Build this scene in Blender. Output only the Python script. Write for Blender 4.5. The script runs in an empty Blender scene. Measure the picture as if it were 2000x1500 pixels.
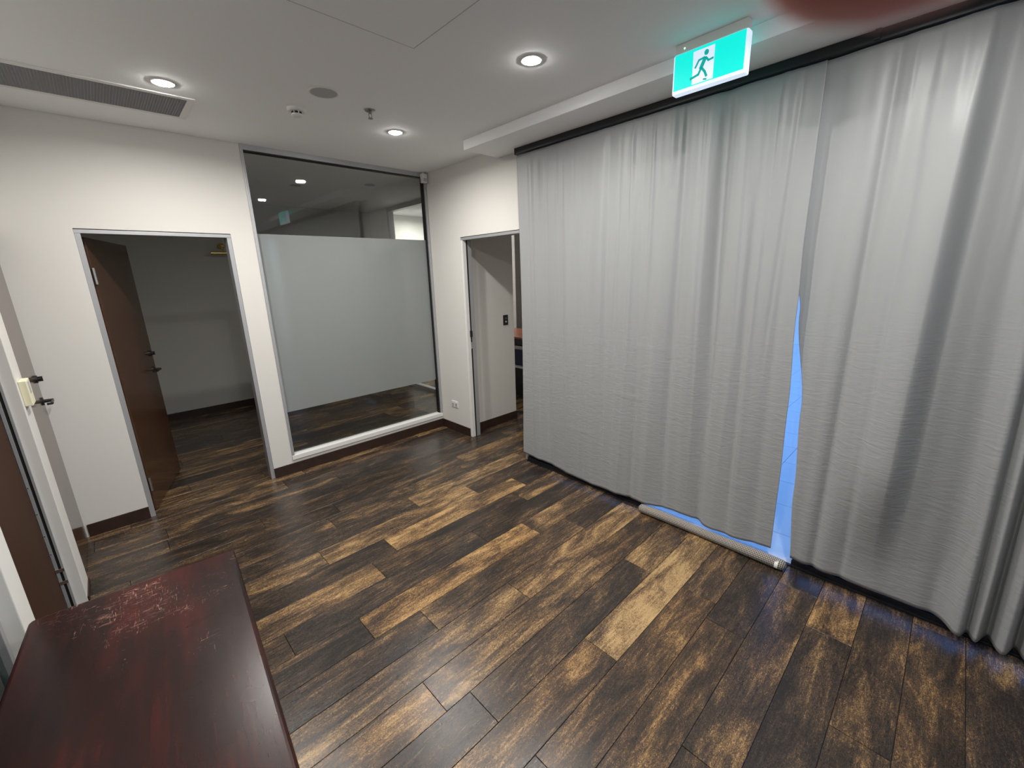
import bpy, bmesh, math, random
from mathutils import Matrix, Vector

S = bpy.context.scene
COL = S.collection
H = 2.766                                   # ceiling height

# ------------------------------------------------------------------ camera
R_CAM = Matrix(((0.7191991, 0.1942322, -0.6671031),
                (-0.6942342, 0.1620095, -0.7012787),
                (-0.0281338, 0.9674848, 0.2513597)))
CAM = Vector((-2.6947, -4.0404, 1.7328))
cd = bpy.data.cameras.new('camera')
cd.sensor_fit = 'HORIZONTAL'
cd.sensor_width = 36.0
cd.lens = 825.5 / 2000 * 36.0
cd.clip_start = 0.004
cd.clip_end = 200
cd.dof.use_dof = True                       # a phone lens: only what touches the lens is soft
cd.dof.focus_distance = 2.4
cd.dof.aperture_fstop = 9.0
cam = bpy.data.objects.new('camera', cd)
COL.objects.link(cam)
cam.matrix_world = Matrix.Translation(CAM) @ R_CAM.to_4x4()
S.camera = cam

# ------------------------------------------------------------------ world and exposure
W = bpy.data.worlds.new('sky')
S.world = W
W.use_nodes = True
wn = W.node_tree.nodes
sky = wn.new('ShaderNodeTexSky')
sky.sky_type = 'NISHITA'
sky.sun_disc = False
sky.sun_elevation = math.radians(40)
sky.sun_rotation = math.radians(200)
sky.dust_density = 0.3
wb = wn.new('ShaderNodeMix'); wb.data_type = 'RGBA'; wb.blend_type = 'MULTIPLY'   # daylight as seen by a camera balanced for the lamps
wb.inputs[0].default_value = 1.0; wb.inputs[7].default_value = (0.52, 0.80, 1.22, 1)
W.node_tree.links.new(sky.outputs[0], wb.inputs[6])
W.node_tree.links.new(wb.outputs[2], wn['Background'].inputs[0])
wn['Background'].inputs[1].default_value = 0.36
S.view_settings.view_transform = 'Standard'
S.view_settings.look = 'None'
S.view_settings.gamma = 1.0
S.view_settings.use_curve_mapping = False
S.view_settings.exposure = 0.10
LAMP_W = 16.5
LAMP_COL = (1.0, 0.97, 0.93)

# ------------------------------------------------------------------ helpers
def lin(r, g, b):
    f = lambda c: (c / 255 / 12.92) if c / 255 <= 0.04045 else ((c / 255 + 0.055) / 1.055) ** 2.4
    return (f(r), f(g), f(b), 1.0)

def new_mat(name):
    m = bpy.data.materials.new(name)
    m.use_nodes = True
    nt = m.node_tree
    return m, nt, nt.nodes['Principled BSDF']

def N(nt, t, **kw):
    n = nt.nodes.new(t)
    for k, v in kw.items():
        if k.startswith('i_'):
            n.inputs[k[2:]].default_value = v
        else:
            setattr(n, k, v)
    return n

def simple(name, col, rough=0.5, metal=0.0, spec=0.5, noise=0.0, nscale=8.0, bump=0.0, bscale=200.0):
    m, nt, b = new_mat(name)
    b.inputs['Base Color'].default_value = col
    b.inputs['Roughness'].default_value = rough
    b.inputs['Metallic'].default_value = metal
    b.inputs['Specular IOR Level'].default_value = spec
    tc = N(nt, 'ShaderNodeTexCoord')
    if noise:
        nz = N(nt, 'ShaderNodeTexNoise', i_Scale=nscale, i_Detail=4.0)
        nt.links.new(tc.outputs['Object'], nz.inputs['Vector'])
        mx = N(nt, 'ShaderNodeMix', data_type='RGBA')
        mx.inputs[6].default_value = tuple(c * (1 - noise) for c in col[:3]) + (1,)
        mx.inputs[7].default_value = tuple(min(1, c * (1 + noise)) for c in col[:3]) + (1,)
        nt.links.new(nz.outputs['Fac'], mx.inputs[0])
        nt.links.new(mx.outputs[2], b.inputs['Base Color'])
    if bump:
        nb = N(nt, 'ShaderNodeTexNoise', i_Scale=bscale, i_Detail=3.0)
        nt.links.new(tc.outputs['Object'], nb.inputs['Vector'])
        bp = N(nt, 'ShaderNodeBump', i_Strength=bump, i_Distance=0.002)
        nt.links.new(nb.outputs['Fac'], bp.inputs['Height'])
        nt.links.new(bp.outputs['Normal'], b.inputs['Normal'])
    return m

def emit(name, col, strength, base=(0.6, 0.6, 0.6, 1)):
    m, nt, b = new_mat(name)
    b.inputs['Base Color'].default_value = base
    b.inputs['Emission Color'].default_value = col
    b.inputs['Emission Strength'].default_value = strength
    return m

def glass(name, tint=(0.965, 0.98, 0.975, 1)):
    m, nt, b = new_mat(name)
    nt.nodes.remove(b)
    out = nt.nodes['Material Output']
    fr = N(nt, 'ShaderNodeFresnel', i_IOR=1.52)
    geo = N(nt, 'ShaderNodeNewGeometry')
    ior = N(nt, 'ShaderNodeMapRange'); ior.inputs['To Min'].default_value = 1.52; ior.inputs['To Max'].default_value = 1 / 1.52
    nt.links.new(geo.outputs['Backfacing'], ior.inputs[0]); nt.links.new(ior.outputs[0], fr.inputs['IOR'])
    tr = N(nt, 'ShaderNodeBsdfTransparent', i_Color=tint)
    gl = N(nt, 'ShaderNodeBsdfGlossy', i_Roughness=0.0)
    gl.inputs['Color'].default_value = (1, 1, 1, 1)
    mx = N(nt, 'ShaderNodeMixShader')
    nt.links.new(fr.outputs[0], mx.inputs[0])
    nt.links.new(tr.outputs[0], mx.inputs[1])
    nt.links.new(gl.outputs[0], mx.inputs[2])
    nt.links.new(mx.outputs[0], out.inputs[0])
    return m

# ------------------------------------------------------------------ materials
M = {}
M['wall'] = simple('wall_paint', (0.665, 0.65, 0.615, 1), 0.75, spec=0.25, bump=0.05, bscale=350)
M['ceil'] = simple('ceiling_paint', (0.875, 0.89, 0.905, 1), 0.85, spec=0.2)
M['white'] = simple('white_plastic', (0.74, 0.74, 0.72, 1), 0.4)
M['cream'] = simple('cream_plastic', (0.76, 0.72, 0.52, 1), 0.4)
M['alu'] = simple('brushed_aluminium', (0.43, 0.44, 0.455, 1), 0.42, 0.45)
M['white_alu'] = simple('white_painted_aluminium', (0.74, 0.73, 0.71, 1), 0.4)
M['black'] = simple('black_metal', (0.012, 0.012, 0.013, 1), 0.35)
M['rubber'] = simple('black_rubber', (0.006, 0.006, 0.006, 1), 0.6)
M['navy_black'] = simple('black_painted_track', (0.010, 0.011, 0.014, 1), 0.4)
M['steel'] = simple('stainless_steel', (0.72, 0.72, 0.72, 1), 0.25, 1.0)
M['dark_steel'] = simple('dull_steel', (0.30, 0.30, 0.30, 1), 0.35, 0.9)
M['door_matte'] = simple('dark_brown_matt_door', lin(64, 43, 31), 0.55, spec=0.12, noise=0.12, nscale=3)
M['brass'] = simple('polished_brass', (0.80, 0.62, 0.25, 1), 0.18, 1.0)
M['door'] = simple('brown_door_laminate', lin(72, 50, 36), 0.17, spec=0.5, noise=0.12, nscale=3)
M['skirt'] = simple('dark_vinyl_skirting', lin(50, 34, 28), 0.4, noise=0.5, nscale=14)
M['grille'] = simple('grey_grille', (0.42, 0.42, 0.435, 1), 0.6)
M['grey_dark'] = simple('dark_void', (0.03, 0.03, 0.03, 1), 0.8)
M['lens'] = emit('downlight_glow', (1.0, 0.97, 0.92, 1), 220.0)
M['lens_off'] = simple('unlit_lens', (0.45, 0.45, 0.45, 1), 0.5)
M['glass'] = glass('clear_glass')
M['glass_teal'] = glass('green_tinted_glass', (0.55, 0.72, 0.70, 1))
M['teal'] = simple('dark_teal_reflection', (0.03, 0.07, 0.07, 1), 0.6)
M['sign_green'] = emit('lit_green_acrylic', (0.0, 0.80, 0.70, 1), 0.95, (0.0, 0.2, 0.16, 1))
M['sign_white'] = emit('lit_white_acrylic', (0.66, 0.80, 1.0, 1), 0.75)
M['sign_man'] = emit('green_figure_acrylic', (0.0, 0.42, 0.37, 1), 0.72, (0.0, 0.15, 0.12, 1))
M['led'] = emit('green_led', (0.3, 1.0, 0.5, 1), 3.0)
M['counter_top'] = simple('brown_counter_top', lin(150, 85, 55), 0.3, noise=0.2, nscale=6)
M['navy'] = simple('navy_plastic', lin(28, 32, 70), 0.4)
M['paper'] = simple('white_paper', (0.8, 0.8, 0.85, 1), 0.6)
M['panel_grey'] = simple('grey_panel', (0.10, 0.11, 0.12, 1), 0.5)
M['subfloor'] = simple('dark_subfloor', (0.015, 0.012, 0.01, 1), 0.9)
M['tile'] = simple('pale_outdoor_tile', (0.72, 0.74, 0.76, 1), 0.5, noise=0.06, nscale=5)
M['grout'] = simple('grey_grout', (0.30, 0.31, 0.33, 1), 0.9)
M['outdoor_wall'] = simple('white_render', (0.75, 0.77, 0.80, 1), 0.9)
M['skin'] = simple('skin', (0.70, 0.22, 0.17, 1), 0.5, noise=0.1, nscale=90)
M['nail'] = simple('fingernail', (0.75, 0.40, 0.34, 1), 0.3)
M['tag'] = simple('white_cloth_tag', (0.8, 0.8, 0.78, 1), 0.8)

def mat_film():
    m, nt, b = new_mat('frosted_film')
    nt.nodes.remove(b)
    out = nt.nodes['Material Output']
    d = N(nt, 'ShaderNodeBsdfDiffuse'); d.inputs[0].default_value = (0.37, 0.395, 0.39, 1)
    t = N(nt, 'ShaderNodeBsdfTranslucent'); t.inputs[0].default_value = (0.75, 0.78, 0.77, 1)
    p = N(nt, 'ShaderNodeBsdfTransparent'); p.inputs[0].default_value = (0.8, 0.82, 0.82, 1)
    a = N(nt, 'ShaderNodeMixShader'); a.inputs[0].default_value = 0.38
    c = N(nt, 'ShaderNodeMixShader'); c.inputs[0].default_value = 0.10
    nt.links.new(d.outputs[0], a.inputs[1]); nt.links.new(t.outputs[0], a.inputs[2])
    nt.links.new(a.outputs[0], c.inputs[1]); nt.links.new(p.outputs[0], c.inputs[2])
    fr = N(nt, 'ShaderNodeFresnel', i_IOR=1.5)
    gl = N(nt, 'ShaderNodeBsdfGlossy', i_Roughness=0.06)
    e = N(nt, 'ShaderNodeMixShader')
    nt.links.new(fr.outputs[0], e.inputs[0]); nt.links.new(c.outputs[0], e.inputs[1]); nt.links.new(gl.outputs[0], e.inputs[2])
    nt.links.new(e.outputs[0], out.inputs[0])
    return m
M['film'] = mat_film()

def mat_plank():
    """worn wood-look vinyl; object colour: r = lightness bias, g = pattern seed, b = warmth"""
    m, nt, b = new_mat('distressed_wood_plank')
    L = nt.links
    tc = N(nt, 'ShaderNodeTexCoord')
    oi = N(nt, 'ShaderNodeObjectInfo')
    sep = N(nt, 'ShaderNodeSeparateColor')
    L.new(oi.outputs['Color'], sep.inputs[0])
    off = N(nt, 'ShaderNodeCombineXYZ')
    s1 = N(nt, 'ShaderNodeMath', operation='MULTIPLY'); s1.inputs[1].default_value = 57.0
    L.new(sep.outputs['Green'], s1.inputs[0])
    L.new(s1.outputs[0], off.inputs[0]); L.new(s1.outputs[0], off.inputs[2])
    add = N(nt, 'ShaderNodeVectorMath', operation='ADD')
    L.new(tc.outputs['Object'], add.inputs[0]); L.new(off.outputs[0], add.inputs[1])
    def noise(sx, sy, detail, rough, dist=0.0):
        mp = N(nt, 'ShaderNodeMapping'); mp.inputs['Scale'].default_value = (sx, sy, 1.0)
        L.new(add.outputs[0], mp.inputs['Vector'])
        n = N(nt, 'ShaderNodeTexNoise', i_Scale=1.0, i_Detail=detail, i_Roughness=rough, i_Distortion=dist)
        L.new(mp.outputs[0], n.inputs['Vector'])
        return n.outputs['Fac']
    patch = noise(2.3, 8.5, 5.0, 0.66, 0.7)
    streak = noise(9.0, 95.0, 5.0, 0.7)
    fleck = noise(85.0, 170.0, 3.0, 0.75, 1.8)
    def mul(a, k):
        x = N(nt, 'ShaderNodeMath', operation='MULTIPLY'); L.new(a, x.inputs[0]); x.inputs[1].default_value = k
        return x.outputs[0]
    def plus(a, c):
        x = N(nt, 'ShaderNodeMath', operation='ADD'); L.new(a, x.inputs[0])
        if isinstance(c, float): x.inputs[1].default_value = c
        else: L.new(c, x.inputs[1])
        return x.outputs[0]
    v = plus(plus(mul(patch, 1.20), mul(streak, 0.45)), mul(fleck, 1.25))
    v = plus(v, -0.98)
    v = plus(v, sep.outputs['Red'])
    v = plus(v, -0.5)
    ramp = N(nt, 'ShaderNodeValToRGB')
    e = ramp.color_ramp.elements
    e[0].position = 0.22; e[0].color = lin(38, 33, 30)
    e[1].position = 0.84; e[1].color = lin(178, 146, 100)
    for pos, c in ((0.40, lin(58, 49, 42)), (0.53, lin(80, 63, 48)), (0.66, lin(126, 98, 66))):
        x = ramp.color_ramp.elements.new(pos); x.color = c
    L.new(v, ramp.inputs[0])
    hs = N(nt, 'ShaderNodeMix', data_type='RGBA', blend_type='MULTIPLY')
    hs.inputs[0].default_value = 1.0
    warm = N(nt, 'ShaderNodeMix', data_type='RGBA')
    warm.inputs[6].default_value = (0.94, 0.98, 1.04, 1); warm.inputs[7].default_value = (1.01, 0.97, 0.91, 1)
    L.new(sep.outputs['Blue'], warm.inputs[0])
    L.new(ramp.outputs[0], hs.inputs[6]); L.new(warm.outputs[2], hs.inputs[7])
    L.new(hs.outputs[2], b.inputs['Base Color'])
    rr = N(nt, 'ShaderNodeMapRange')
    rr.inputs['To Min'].default_value = 0.17; rr.inputs['To Max'].default_value = 0.34
    L.new(streak, rr.inputs[0]); L.new(rr.outputs[0], b.inputs['Roughness'])
    b.inputs['Specular IOR Level'].default_value = 0.5
    bp = N(nt, 'ShaderNodeBump', i_Strength=0.35, i_Distance=0.0012)
    L.new(plus(streak, mul(fleck, 0.6)), bp.inputs['Height'])
    L.new(bp.outputs[0], b.inputs['Normal'])
    return m
M['plank'] = mat_plank()

def mat_curtain():
    m, nt, b = new_mat('grey_blockout_fabric')
    L = nt.links
    b.inputs['Base Color'].default_value = (0.288, 0.297, 0.302, 1)
    b.inputs['Roughness'].default_value = 0.5
    b.inputs['Specular IOR Level'].default_value = 0.42
    b.inputs['Sheen Weight'].default_value = 0.15
    tc = N(nt, 'ShaderNodeTexCoord')
    def noise(sc, scale, detail=3.0, dist=0.0):
        mp = N(nt, 'ShaderNodeMapping'); mp.inputs['Scale'].default_value = sc
        L.new(tc.outputs['Object'], mp.inputs['Vector'])
        n = N(nt, 'ShaderNodeTexNoise', i_Scale=scale, i_Detail=detail, i_Distortion=dist)
        L.new(mp.outputs[0], n.inputs['Vector'])
        return n.outputs['Fac']
    weave = noise((1, 1, 1), 900.0, 1.0)
    wrinkle = noise((1, 5.0, 22.0), 2.2, 3.0, 1.2)      # fine sideways packing creases
    sepz = N(nt, 'ShaderNodeSeparateXYZ'); L.new(tc.outputs['Object'], sepz.inputs[0])
    rg = N(nt, 'ShaderNodeMapRange')                     # creases fade out towards the top
    rg.inputs['From Min'].default_value = 1.7; rg.inputs['From Max'].default_value = 1.0
    L.new(sepz.outputs['Z'], rg.inputs[0])
    mw = N(nt, 'ShaderNodeMath', operation='MULTIPLY'); L.new(wrinkle, mw.inputs[0]); L.new(rg.outputs[0], mw.inputs[1])
    b1 = N(nt, 'ShaderNodeBump', i_Strength=0.38, i_Distance=0.006); L.new(mw.outputs[0], b1.inputs['Height'])
    b2 = N(nt, 'ShaderNodeBump', i_Strength=0.12, i_Distance=0.001); L.new(weave, b2.inputs['Height'])
    L.new(b1.outputs[0], b2.inputs['Normal'])
    L.new(b2.outputs[0], b.inputs['Normal'])
    return m
M['curtain'] = mat_curtain()

def mat_weave():
    m, nt, b = new_mat('diamond_weave')
    L = nt.links
    tc = N(nt, 'ShaderNodeTexCoord')
    mp = N(nt, 'ShaderNodeMapping'); mp.inputs['Rotation'].default_value = (0, 0, math.radians(45))
    mp.inputs['Scale'].default_value = (1, 1, 0)
    uvc = N(nt, 'ShaderNodeUVMap')
    L.new(uvc.outputs[0], mp.inputs['Vector'])
    ck = N(nt, 'ShaderNodeTexChecker', i_Scale=1.0)
    ck.inputs['Color1'].default_value = (0.42, 0.38, 0.33, 1); ck.inputs['Color2'].default_value = (0.045, 0.042, 0.04, 1)
    L.new(mp.outputs[0], ck.inputs['Vector'])
    L.new(ck.outputs[0], b.inputs['Base Color'])
    b.inputs['Roughness'].default_value = 0.9
    return m
M['weave'] = mat_weave()

def mat_mahogany():
    m, nt, b = new_mat('scratched_mahogany')
    L = nt.links
    tc = N(nt, 'ShaderNodeTexCoord')
    def noise(sc, detail=4.0, dist=0.0, rough=0.55):
        mp = N(nt, 'ShaderNodeMapping'); mp.inputs['Scale'].default_value = sc
        L.new(tc.outputs['Object'], mp.inputs['Vector'])
        n = N(nt, 'ShaderNodeTexNoise', i_Scale=1.0, i_Detail=detail, i_Distortion=dist, i_Roughness=rough)
        L.new(mp.outputs[0], n.inputs['Vector'])
        return n.outputs['Fac']
    big = noise((5.0, 1.6, 1.0), 5.0, 0.4)
    fine = noise((60.0, 5.0, 1.0), 5.0)
    mxv = N(nt, 'ShaderNodeMath', operation='MULTIPLY_ADD'); L.new(fine, mxv.inputs[0]); mxv.inputs[1].default_value = 0.35; L.new(big, mxv.inputs[2])
    ramp = N(nt, 'ShaderNodeValToRGB')
    e = ramp.color_ramp.elements
    e[0].position = 0.45; e[0].color = lin(22, 15, 14)
    e[1].position = 0.95; e[1].color = lin(66, 22, 18)
    x = e.new(0.66); x.color = lin(36, 17, 15)
    L.new(mxv.outputs[0], ramp.inputs[0])
    # worn flecks and short scratches
    scr = noise((16.0, 150.0, 1.0), 2.0, 2.5)
    sc2 = noise((130.0, 14.0, 1.0), 2.0, 2.5)
    msk = noise((2.5, 2.5, 1.0), 3.0)
    mxs = N(nt, 'ShaderNodeMath', operation='MAXIMUM'); L.new(scr, mxs.inputs[0]); L.new(sc2, mxs.inputs[1])
    mm = N(nt, 'ShaderNodeMath', operation='MULTIPLY'); L.new(mxs.outputs[0], mm.inputs[0]); L.new(msk, mm.inputs[1])
    th = N(nt, 'ShaderNodeMapRange'); th.inputs['From Min'].default_value = 0.415; th.inputs['From Max'].default_value = 0.49
    L.new(mm.outputs[0], th.inputs[0])
    mc = N(nt, 'ShaderNodeMix', data_type='RGBA'); mc.inputs[7].default_value = lin(150, 110, 95)
    L.new(th.outputs[0], mc.inputs[0]); L.new(ramp.outputs[0], mc.inputs[6])
    L.new(mc.outputs[2], b.inputs['Base Color'])
    rr = N(nt, 'ShaderNodeMapRange'); rr.inputs['To Min'].default_value = 0.22; rr.inputs['To Max'].default_value = 0.32
    b.inputs['Specular IOR Level'].default_value = 0.28
    L.new(msk, rr.inputs[0]); L.new(rr.outputs[0], b.inputs['Roughness'])
    bp = N(nt, 'ShaderNodeBump', i_Strength=0.12, i_Distance=0.001); L.new(fine, bp.inputs['Height'])
    L.new(bp.outputs[0], b.inputs['Normal'])
    return m
M['mahogany'] = mat_mahogany()

# ------------------------------------------------------------------ mesh builders
def box(bm, x0, x1, y0, y1, z0, z1):
    x0, x1 = min(x0, x1), max(x0, x1); y0, y1 = min(y0, y1), max(y0, y1); z0, z1 = min(z0, z1), max(z0, z1)
    v = [bm.verts.new(p) for p in ((x0, y0, z0), (x1, y0, z0), (x1, y1, z0), (x0, y1, z0),
                                   (x0, y0, z1), (x1, y0, z1), (x1, y1, z1), (x0, y1, z1))]
    for f in ((3, 2, 1, 0), (4, 5, 6, 7), (0, 1, 5, 4), (1, 2, 6, 5), (2, 3, 7, 6), (3, 0, 4, 7)):
        bm.faces.new([v[i] for i in f])
    return v

def lathe(bm, prof, c, axis=(0, 0, 1), n=32):
    """revolve [(radius, height)] about axis through c"""
    q = Vector((0, 0, 1)).rotation_difference(Vector(axis).normalized())
    rings = []
    for r, h in prof:
        if r < 1e-6:
            rings.append([bm.verts.new(Vector(c) + q @ Vector((0, 0, h)))])
        else:
            rings.append([bm.verts.new(Vector(c) + q @ Vector((r * math.cos(2 * math.pi * i / n), r * math.sin(2 * math.pi * i / n), h))) for i in range(n)])
    for a, b in zip(rings, rings[1:]):
        for i in range(n):
            j = (i + 1) % n
            vs = [a[i % len(a)], a[j % len(a)], b[j % len(b)], b[i % len(b)]]
            u = []
            for v in vs:
                if v not in u: u.append(v)
            if len(u) > 2:
                try: bm.faces.new(u)
                except ValueError: pass

def tube(bm, pts, r, n=12):
    """round bar along a polyline with flat caps"""
    pts = [Vector(p) for p in pts]
    rings = []
    for i, p in enumerate(pts):
        t = (pts[min(i + 1, len(pts) - 1)] - pts[max(i - 1, 0)]).normalized()
        q = Vector((0, 0, 1)).rotation_difference(t)
        rr = r[i] if isinstance(r, (list, tuple)) else r
        rings.append([bm.verts.new(p + q @ Vector((rr * math.cos(2 * math.pi * k / n), rr * math.sin(2 * math.pi * k / n), 0))) for k in range(n)])
    for a, b in zip(rings, rings[1:]):
        for k in range(n):
            bm.faces.new((a[k], a[(k + 1) % n], b[(k + 1) % n], b[k]))
    bm.faces.new(list(reversed(rings[0]))); bm.faces.new(rings[-1])

def make(name, bm, mat, parent=None, loc=None, bevel=0.0, smooth=False, at=None):
    """one mesh object; geometry is in world coordinates unless loc (local origin) is given"""
    bmesh.ops.recalc_face_normals(bm, faces=bm.faces)
    me = bpy.data.meshes.new(name)
    bm.to_mesh(me); bm.free()
    me.materials.append(M[mat] if isinstance(mat, str) else mat)
    if smooth:
        for p in me.polygons: p.use_smooth = True
    o = bpy.data.objects.new(name, me)
    COL.objects.link(o)
    if loc is not None: o.location = loc
    if parent is not None:
        o.parent = parent
        if loc is None: o.matrix_parent_inverse = Matrix.Translation(parent.location).inverted()
    if bevel:
        b = o.modifiers.new('bevel', 'BEVEL'); b.width = bevel; b.segments = 2; b.limit_method = 'ANGLE'
    return o

def boxes(name, lst, mat, parent=None, bevel=0.0, loc=None):
    bm = bmesh.new()
    for b in lst: box(bm, *b)
    return make(name, bm, mat, parent, loc, bevel)

def tag(o, label, cat, group=None, kind=None):
    o['label'] = label; o['category'] = cat
    if group: o['group'] = group
    if kind: o['kind'] = kind
    return o

def thing(name, loc, label, cat, group=None, kind=None):
    o = bpy.data.objects.new(name, None)
    COL.objects.link(o); o.location = loc; o.empty_display_size = 0.05
    return tag(o, label, cat, group, kind)

def struct(name, lst, mat, label, cat, bevel=0.0):
    return tag(boxes(name, lst, mat, None, bevel), label, cat, kind='structure')

def dup(root, loc, label):
    r = root.copy(); COL.objects.link(r); r.location = loc; r['label'] = label
    for ch in root.children:
        c = ch.copy(); COL.objects.link(c); c.parent = r
    return r

def interp(x, xs, ys):
    if x <= xs[0]: return ys[0]
    for a in range(len(xs) - 1):
        if x <= xs[a + 1]:
            t = (x - xs[a]) / (xs[a + 1] - xs[a]); t = t * t * (3 - 2 * t)
            return ys[a] + (ys[a + 1] - ys[a]) * t
    return ys[-1]

rnd = random.Random(7)

# ================================================================== SETTING
XL = -3.06                       # left wall face
YF = -6.2                        # wall behind the camera
YB = 2.85                        # far wall of the rooms behind
T = 0.10
DH = 2.10                        # door head

# ---- floor: slab with one object per plank
floor = tag(boxes('floor', [(-3.35, 3.3, -1.42, YB, -0.12, -0.005), (-3.35, 0.02, YF, -1.42, -0.12, -0.005)], 'subfloor'),
            'dark distressed wood plank floor running through every room', 'floor', kind='structure')
PW, PL, GAP = 0.184, 1.219, 0.0024
joint = {-8: -0.75, -9: -1.20, -7: -1.60, -2: -1.30, -4: -2.03, -6: -0.555, -3: -0.555, 1: -1.30, -1: -0.77,
         -13: -1.45, -15: -0.60, 0: -0.65, 3: -0.767, 2: -0.633, 4: -0.22, 5: -0.47, 8: -0.31, 6: -0.965}
bias = {(-7, -1.60): 0.66, (1, -1.30): 0.66, (-2, -1.30): 0.60, (-1, -1.99): 0.56, (-9, -1.20): 0.60, (-4, -2.03): 0.60,
        (-6, -1.77): 0.42, (-6, -2.99): 0.60, (-4, -3.25): 0.43, (0, -1.87): 0.45, (0, -0.65): 0.57, (3, -0.767): 0.42,
        (3, -1.99): 0.50, (-1, -0.77): 0.46, (-3, -0.555): 0.45, (2, -0.633): 0.52, (-8, -0.75): 0.44, (-8, -1.97): 0.60,
        (-4, -0.81): 0.56, (2, -1.85): 0.50, (4, -0.22): 0.40, (4, -1.44): 0.52, (5, -0.47): 0.52, (6, -0.965): 0.47}
plank_mesh = {}
def plank(x0, x1, yt, k, start):
    length = round(x1 - x0, 3)
    if length < 0.03: return
    if length not in plank_mesh:
        bm = bmesh.new()
        g = GAP / 2; a, w, t = length / 2 - g, PW / 2 - g, 0.0008
        lo = [bm.verts.new((sx * a, sy * w, -0.005)) for sx, sy in ((-1, -1), (1, -1), (1, 1), (-1, 1))]
        mid = [bm.verts.new((sx * a, sy * w, -t)) for sx, sy in ((-1, -1), (1, -1), (1, 1), (-1, 1))]
        top = [bm.verts.new((sx * (a - t), sy * (w - t), 0)) for sx, sy in ((-1, -1), (1, -1), (1, 1), (-1, 1))]
        for A, B in ((lo, mid), (mid, top)):
            for i in range(4):
                bm.faces.new((A[i], A[(i + 1) % 4], B[(i + 1) % 4], B[i]))
        bm.faces.new(top)
        me = bpy.data.meshes.new('plank'); bm.to_mesh(me); bm.free(); me.materials.append(M['plank'])
        plank_mesh[length] = me
    o = bpy.data.objects.new('plank', plank_mesh[length]); COL.objects.link(o)
    o.parent = floor
    o.location = ((x0 + x1) / 2, yt - PW / 2, 0.0)
    bs = 0.475 + rnd.uniform(-0.12, 0.13)
    for (kk, s), v in bias.items():
        if kk == k and abs(s - start) < 0.05: bs = 0.5 + (v - 0.5) * 1.25
    o.color = (bs, rnd.random(), rnd.random(), 1)
k = -31
while True:
    yt = -2.853 - PW * k
    if yt - PW < YF: break
    xa, xb = -3.3, (3.25 if yt - PW > -1.45 else 0.02)
    if yt <= YB + 0.1:
        j = joint.get(k, rnd.uniform(-1.219, 0))
        while j > xa: j -= PL
        while j < xb:
            plank(max(j, xa), min(j + PL, xb), yt, k, j)
            j += PL
    k += 1

# ---- ceiling and bulkhead
struct('ceiling', [(-3.35, 3.3, -1.5, YB + T, H, H + 0.1), (-3.35, 0.10, YF - T, -1.5, H, H + 0.1)], 'ceil',
       'flat white plasterboard ceiling over the room', 'ceiling')
struct('trim_1', [(-0.3706, 0.0, YF, -1.12, 2.695, H)], 'ceil', 'shallow white bulkhead running along the ceiling above the curtains', 'bulkhead', 0.002)

# ---- walls
struct('wall_back', [(-3.35, -2.7205, 0, T, 0, H), (-2.7205, -1.8444, 0, T, DH, H), (-1.8444, -1.681, 0, T, 0, H),
                     (-1.681, 0.0, 0, T, 0, 0.125)], 'wall', 'warm white back wall around the open door and the tall window', 'wall')
struct('wall_right', [(0, T, -0.525, T, 0, H), (0, T, -1.41, -0.525, DH, H), (0, T, YF, -1.62, 2.60, H), (0, T, -1.62, -1.41, 0, H)], 'wall',  # full-height nib is unseen, added to shut out daylight behind the curtain edge
       'warm white side wall with the doorway beside the curtains', 'wall')
struct('wall_left', [(XL - 0.12, XL, -0.90, -0.68, 0, H), (XL - 0.12, XL, -0.68, -0.0, 2.06, H), (XL - 0.12, XL, -2.02, -0.90, 2.06, H),
                     (XL - 0.12, XL, -2.17, -2.02, 0, H), (XL - 0.12, XL, -4.8, -2.17, 2.3, H), (XL - 0.12, XL, YF, -4.8, 0, H)], 'wall',
       'warm white left wall with two brown doors let into it', 'wall', 0.003)
struct('wall_front', [(-3.35, T, YF - T, YF, -0.12, H)], 'wall', 'warm white wall behind the viewer', 'wall')
struct('wall_far', [(-3.35, 3.3, YB, YB + T, -0.12, H)], 'wall', 'warm white far wall of the dim rooms behind the glass', 'wall')
struct('wall_end', [(-3.45, -3.35, 0, YB, -0.12, H)], 'wall', 'end wall of the dim room behind the open brown door', 'wall')
struct('wall_nook', [(T, 0.78, -0.45, -0.35, 0, H)], 'wall', 'short beige wall seen through the right doorway', 'wall')
struct('wall_glazed', [(0.75, 0.83, -0.35, 0.9, 0, H), (0.75, 0.83, 2.26, YB, 0, H)], 'wall', 'wall of the glazed back room beside its inner window', 'wall')
struct('wall_side', [(3.2, 3.3, -1.5, YB, -0.12, H)], 'wall', 'outer wall of the lit room beyond the glazing', 'wall')
struct('wall_outer', [(T, 3.3, -1.5, -1.42, -0.12, H)], 'wall', 'wall closing the lit room towards the outdoor tiles', 'wall')
struct('wall_store', [(-4.4, -4.3, YF, 0, 0, H), (-4.3, -3.18, -0.02, 0.0, 0, H), (-4.3, -3.18, YF - 0.02, YF, 0, H), (-4.4, -3.18, YF, 0, H, H + 0.05), (-4.4, -3.35, YF, 0, -0.05, 0.0)], 'teal',  # teal colour stands in for the reflection in the glass
       'dark teal room behind the tinted glass on the left', 'wall')

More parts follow.
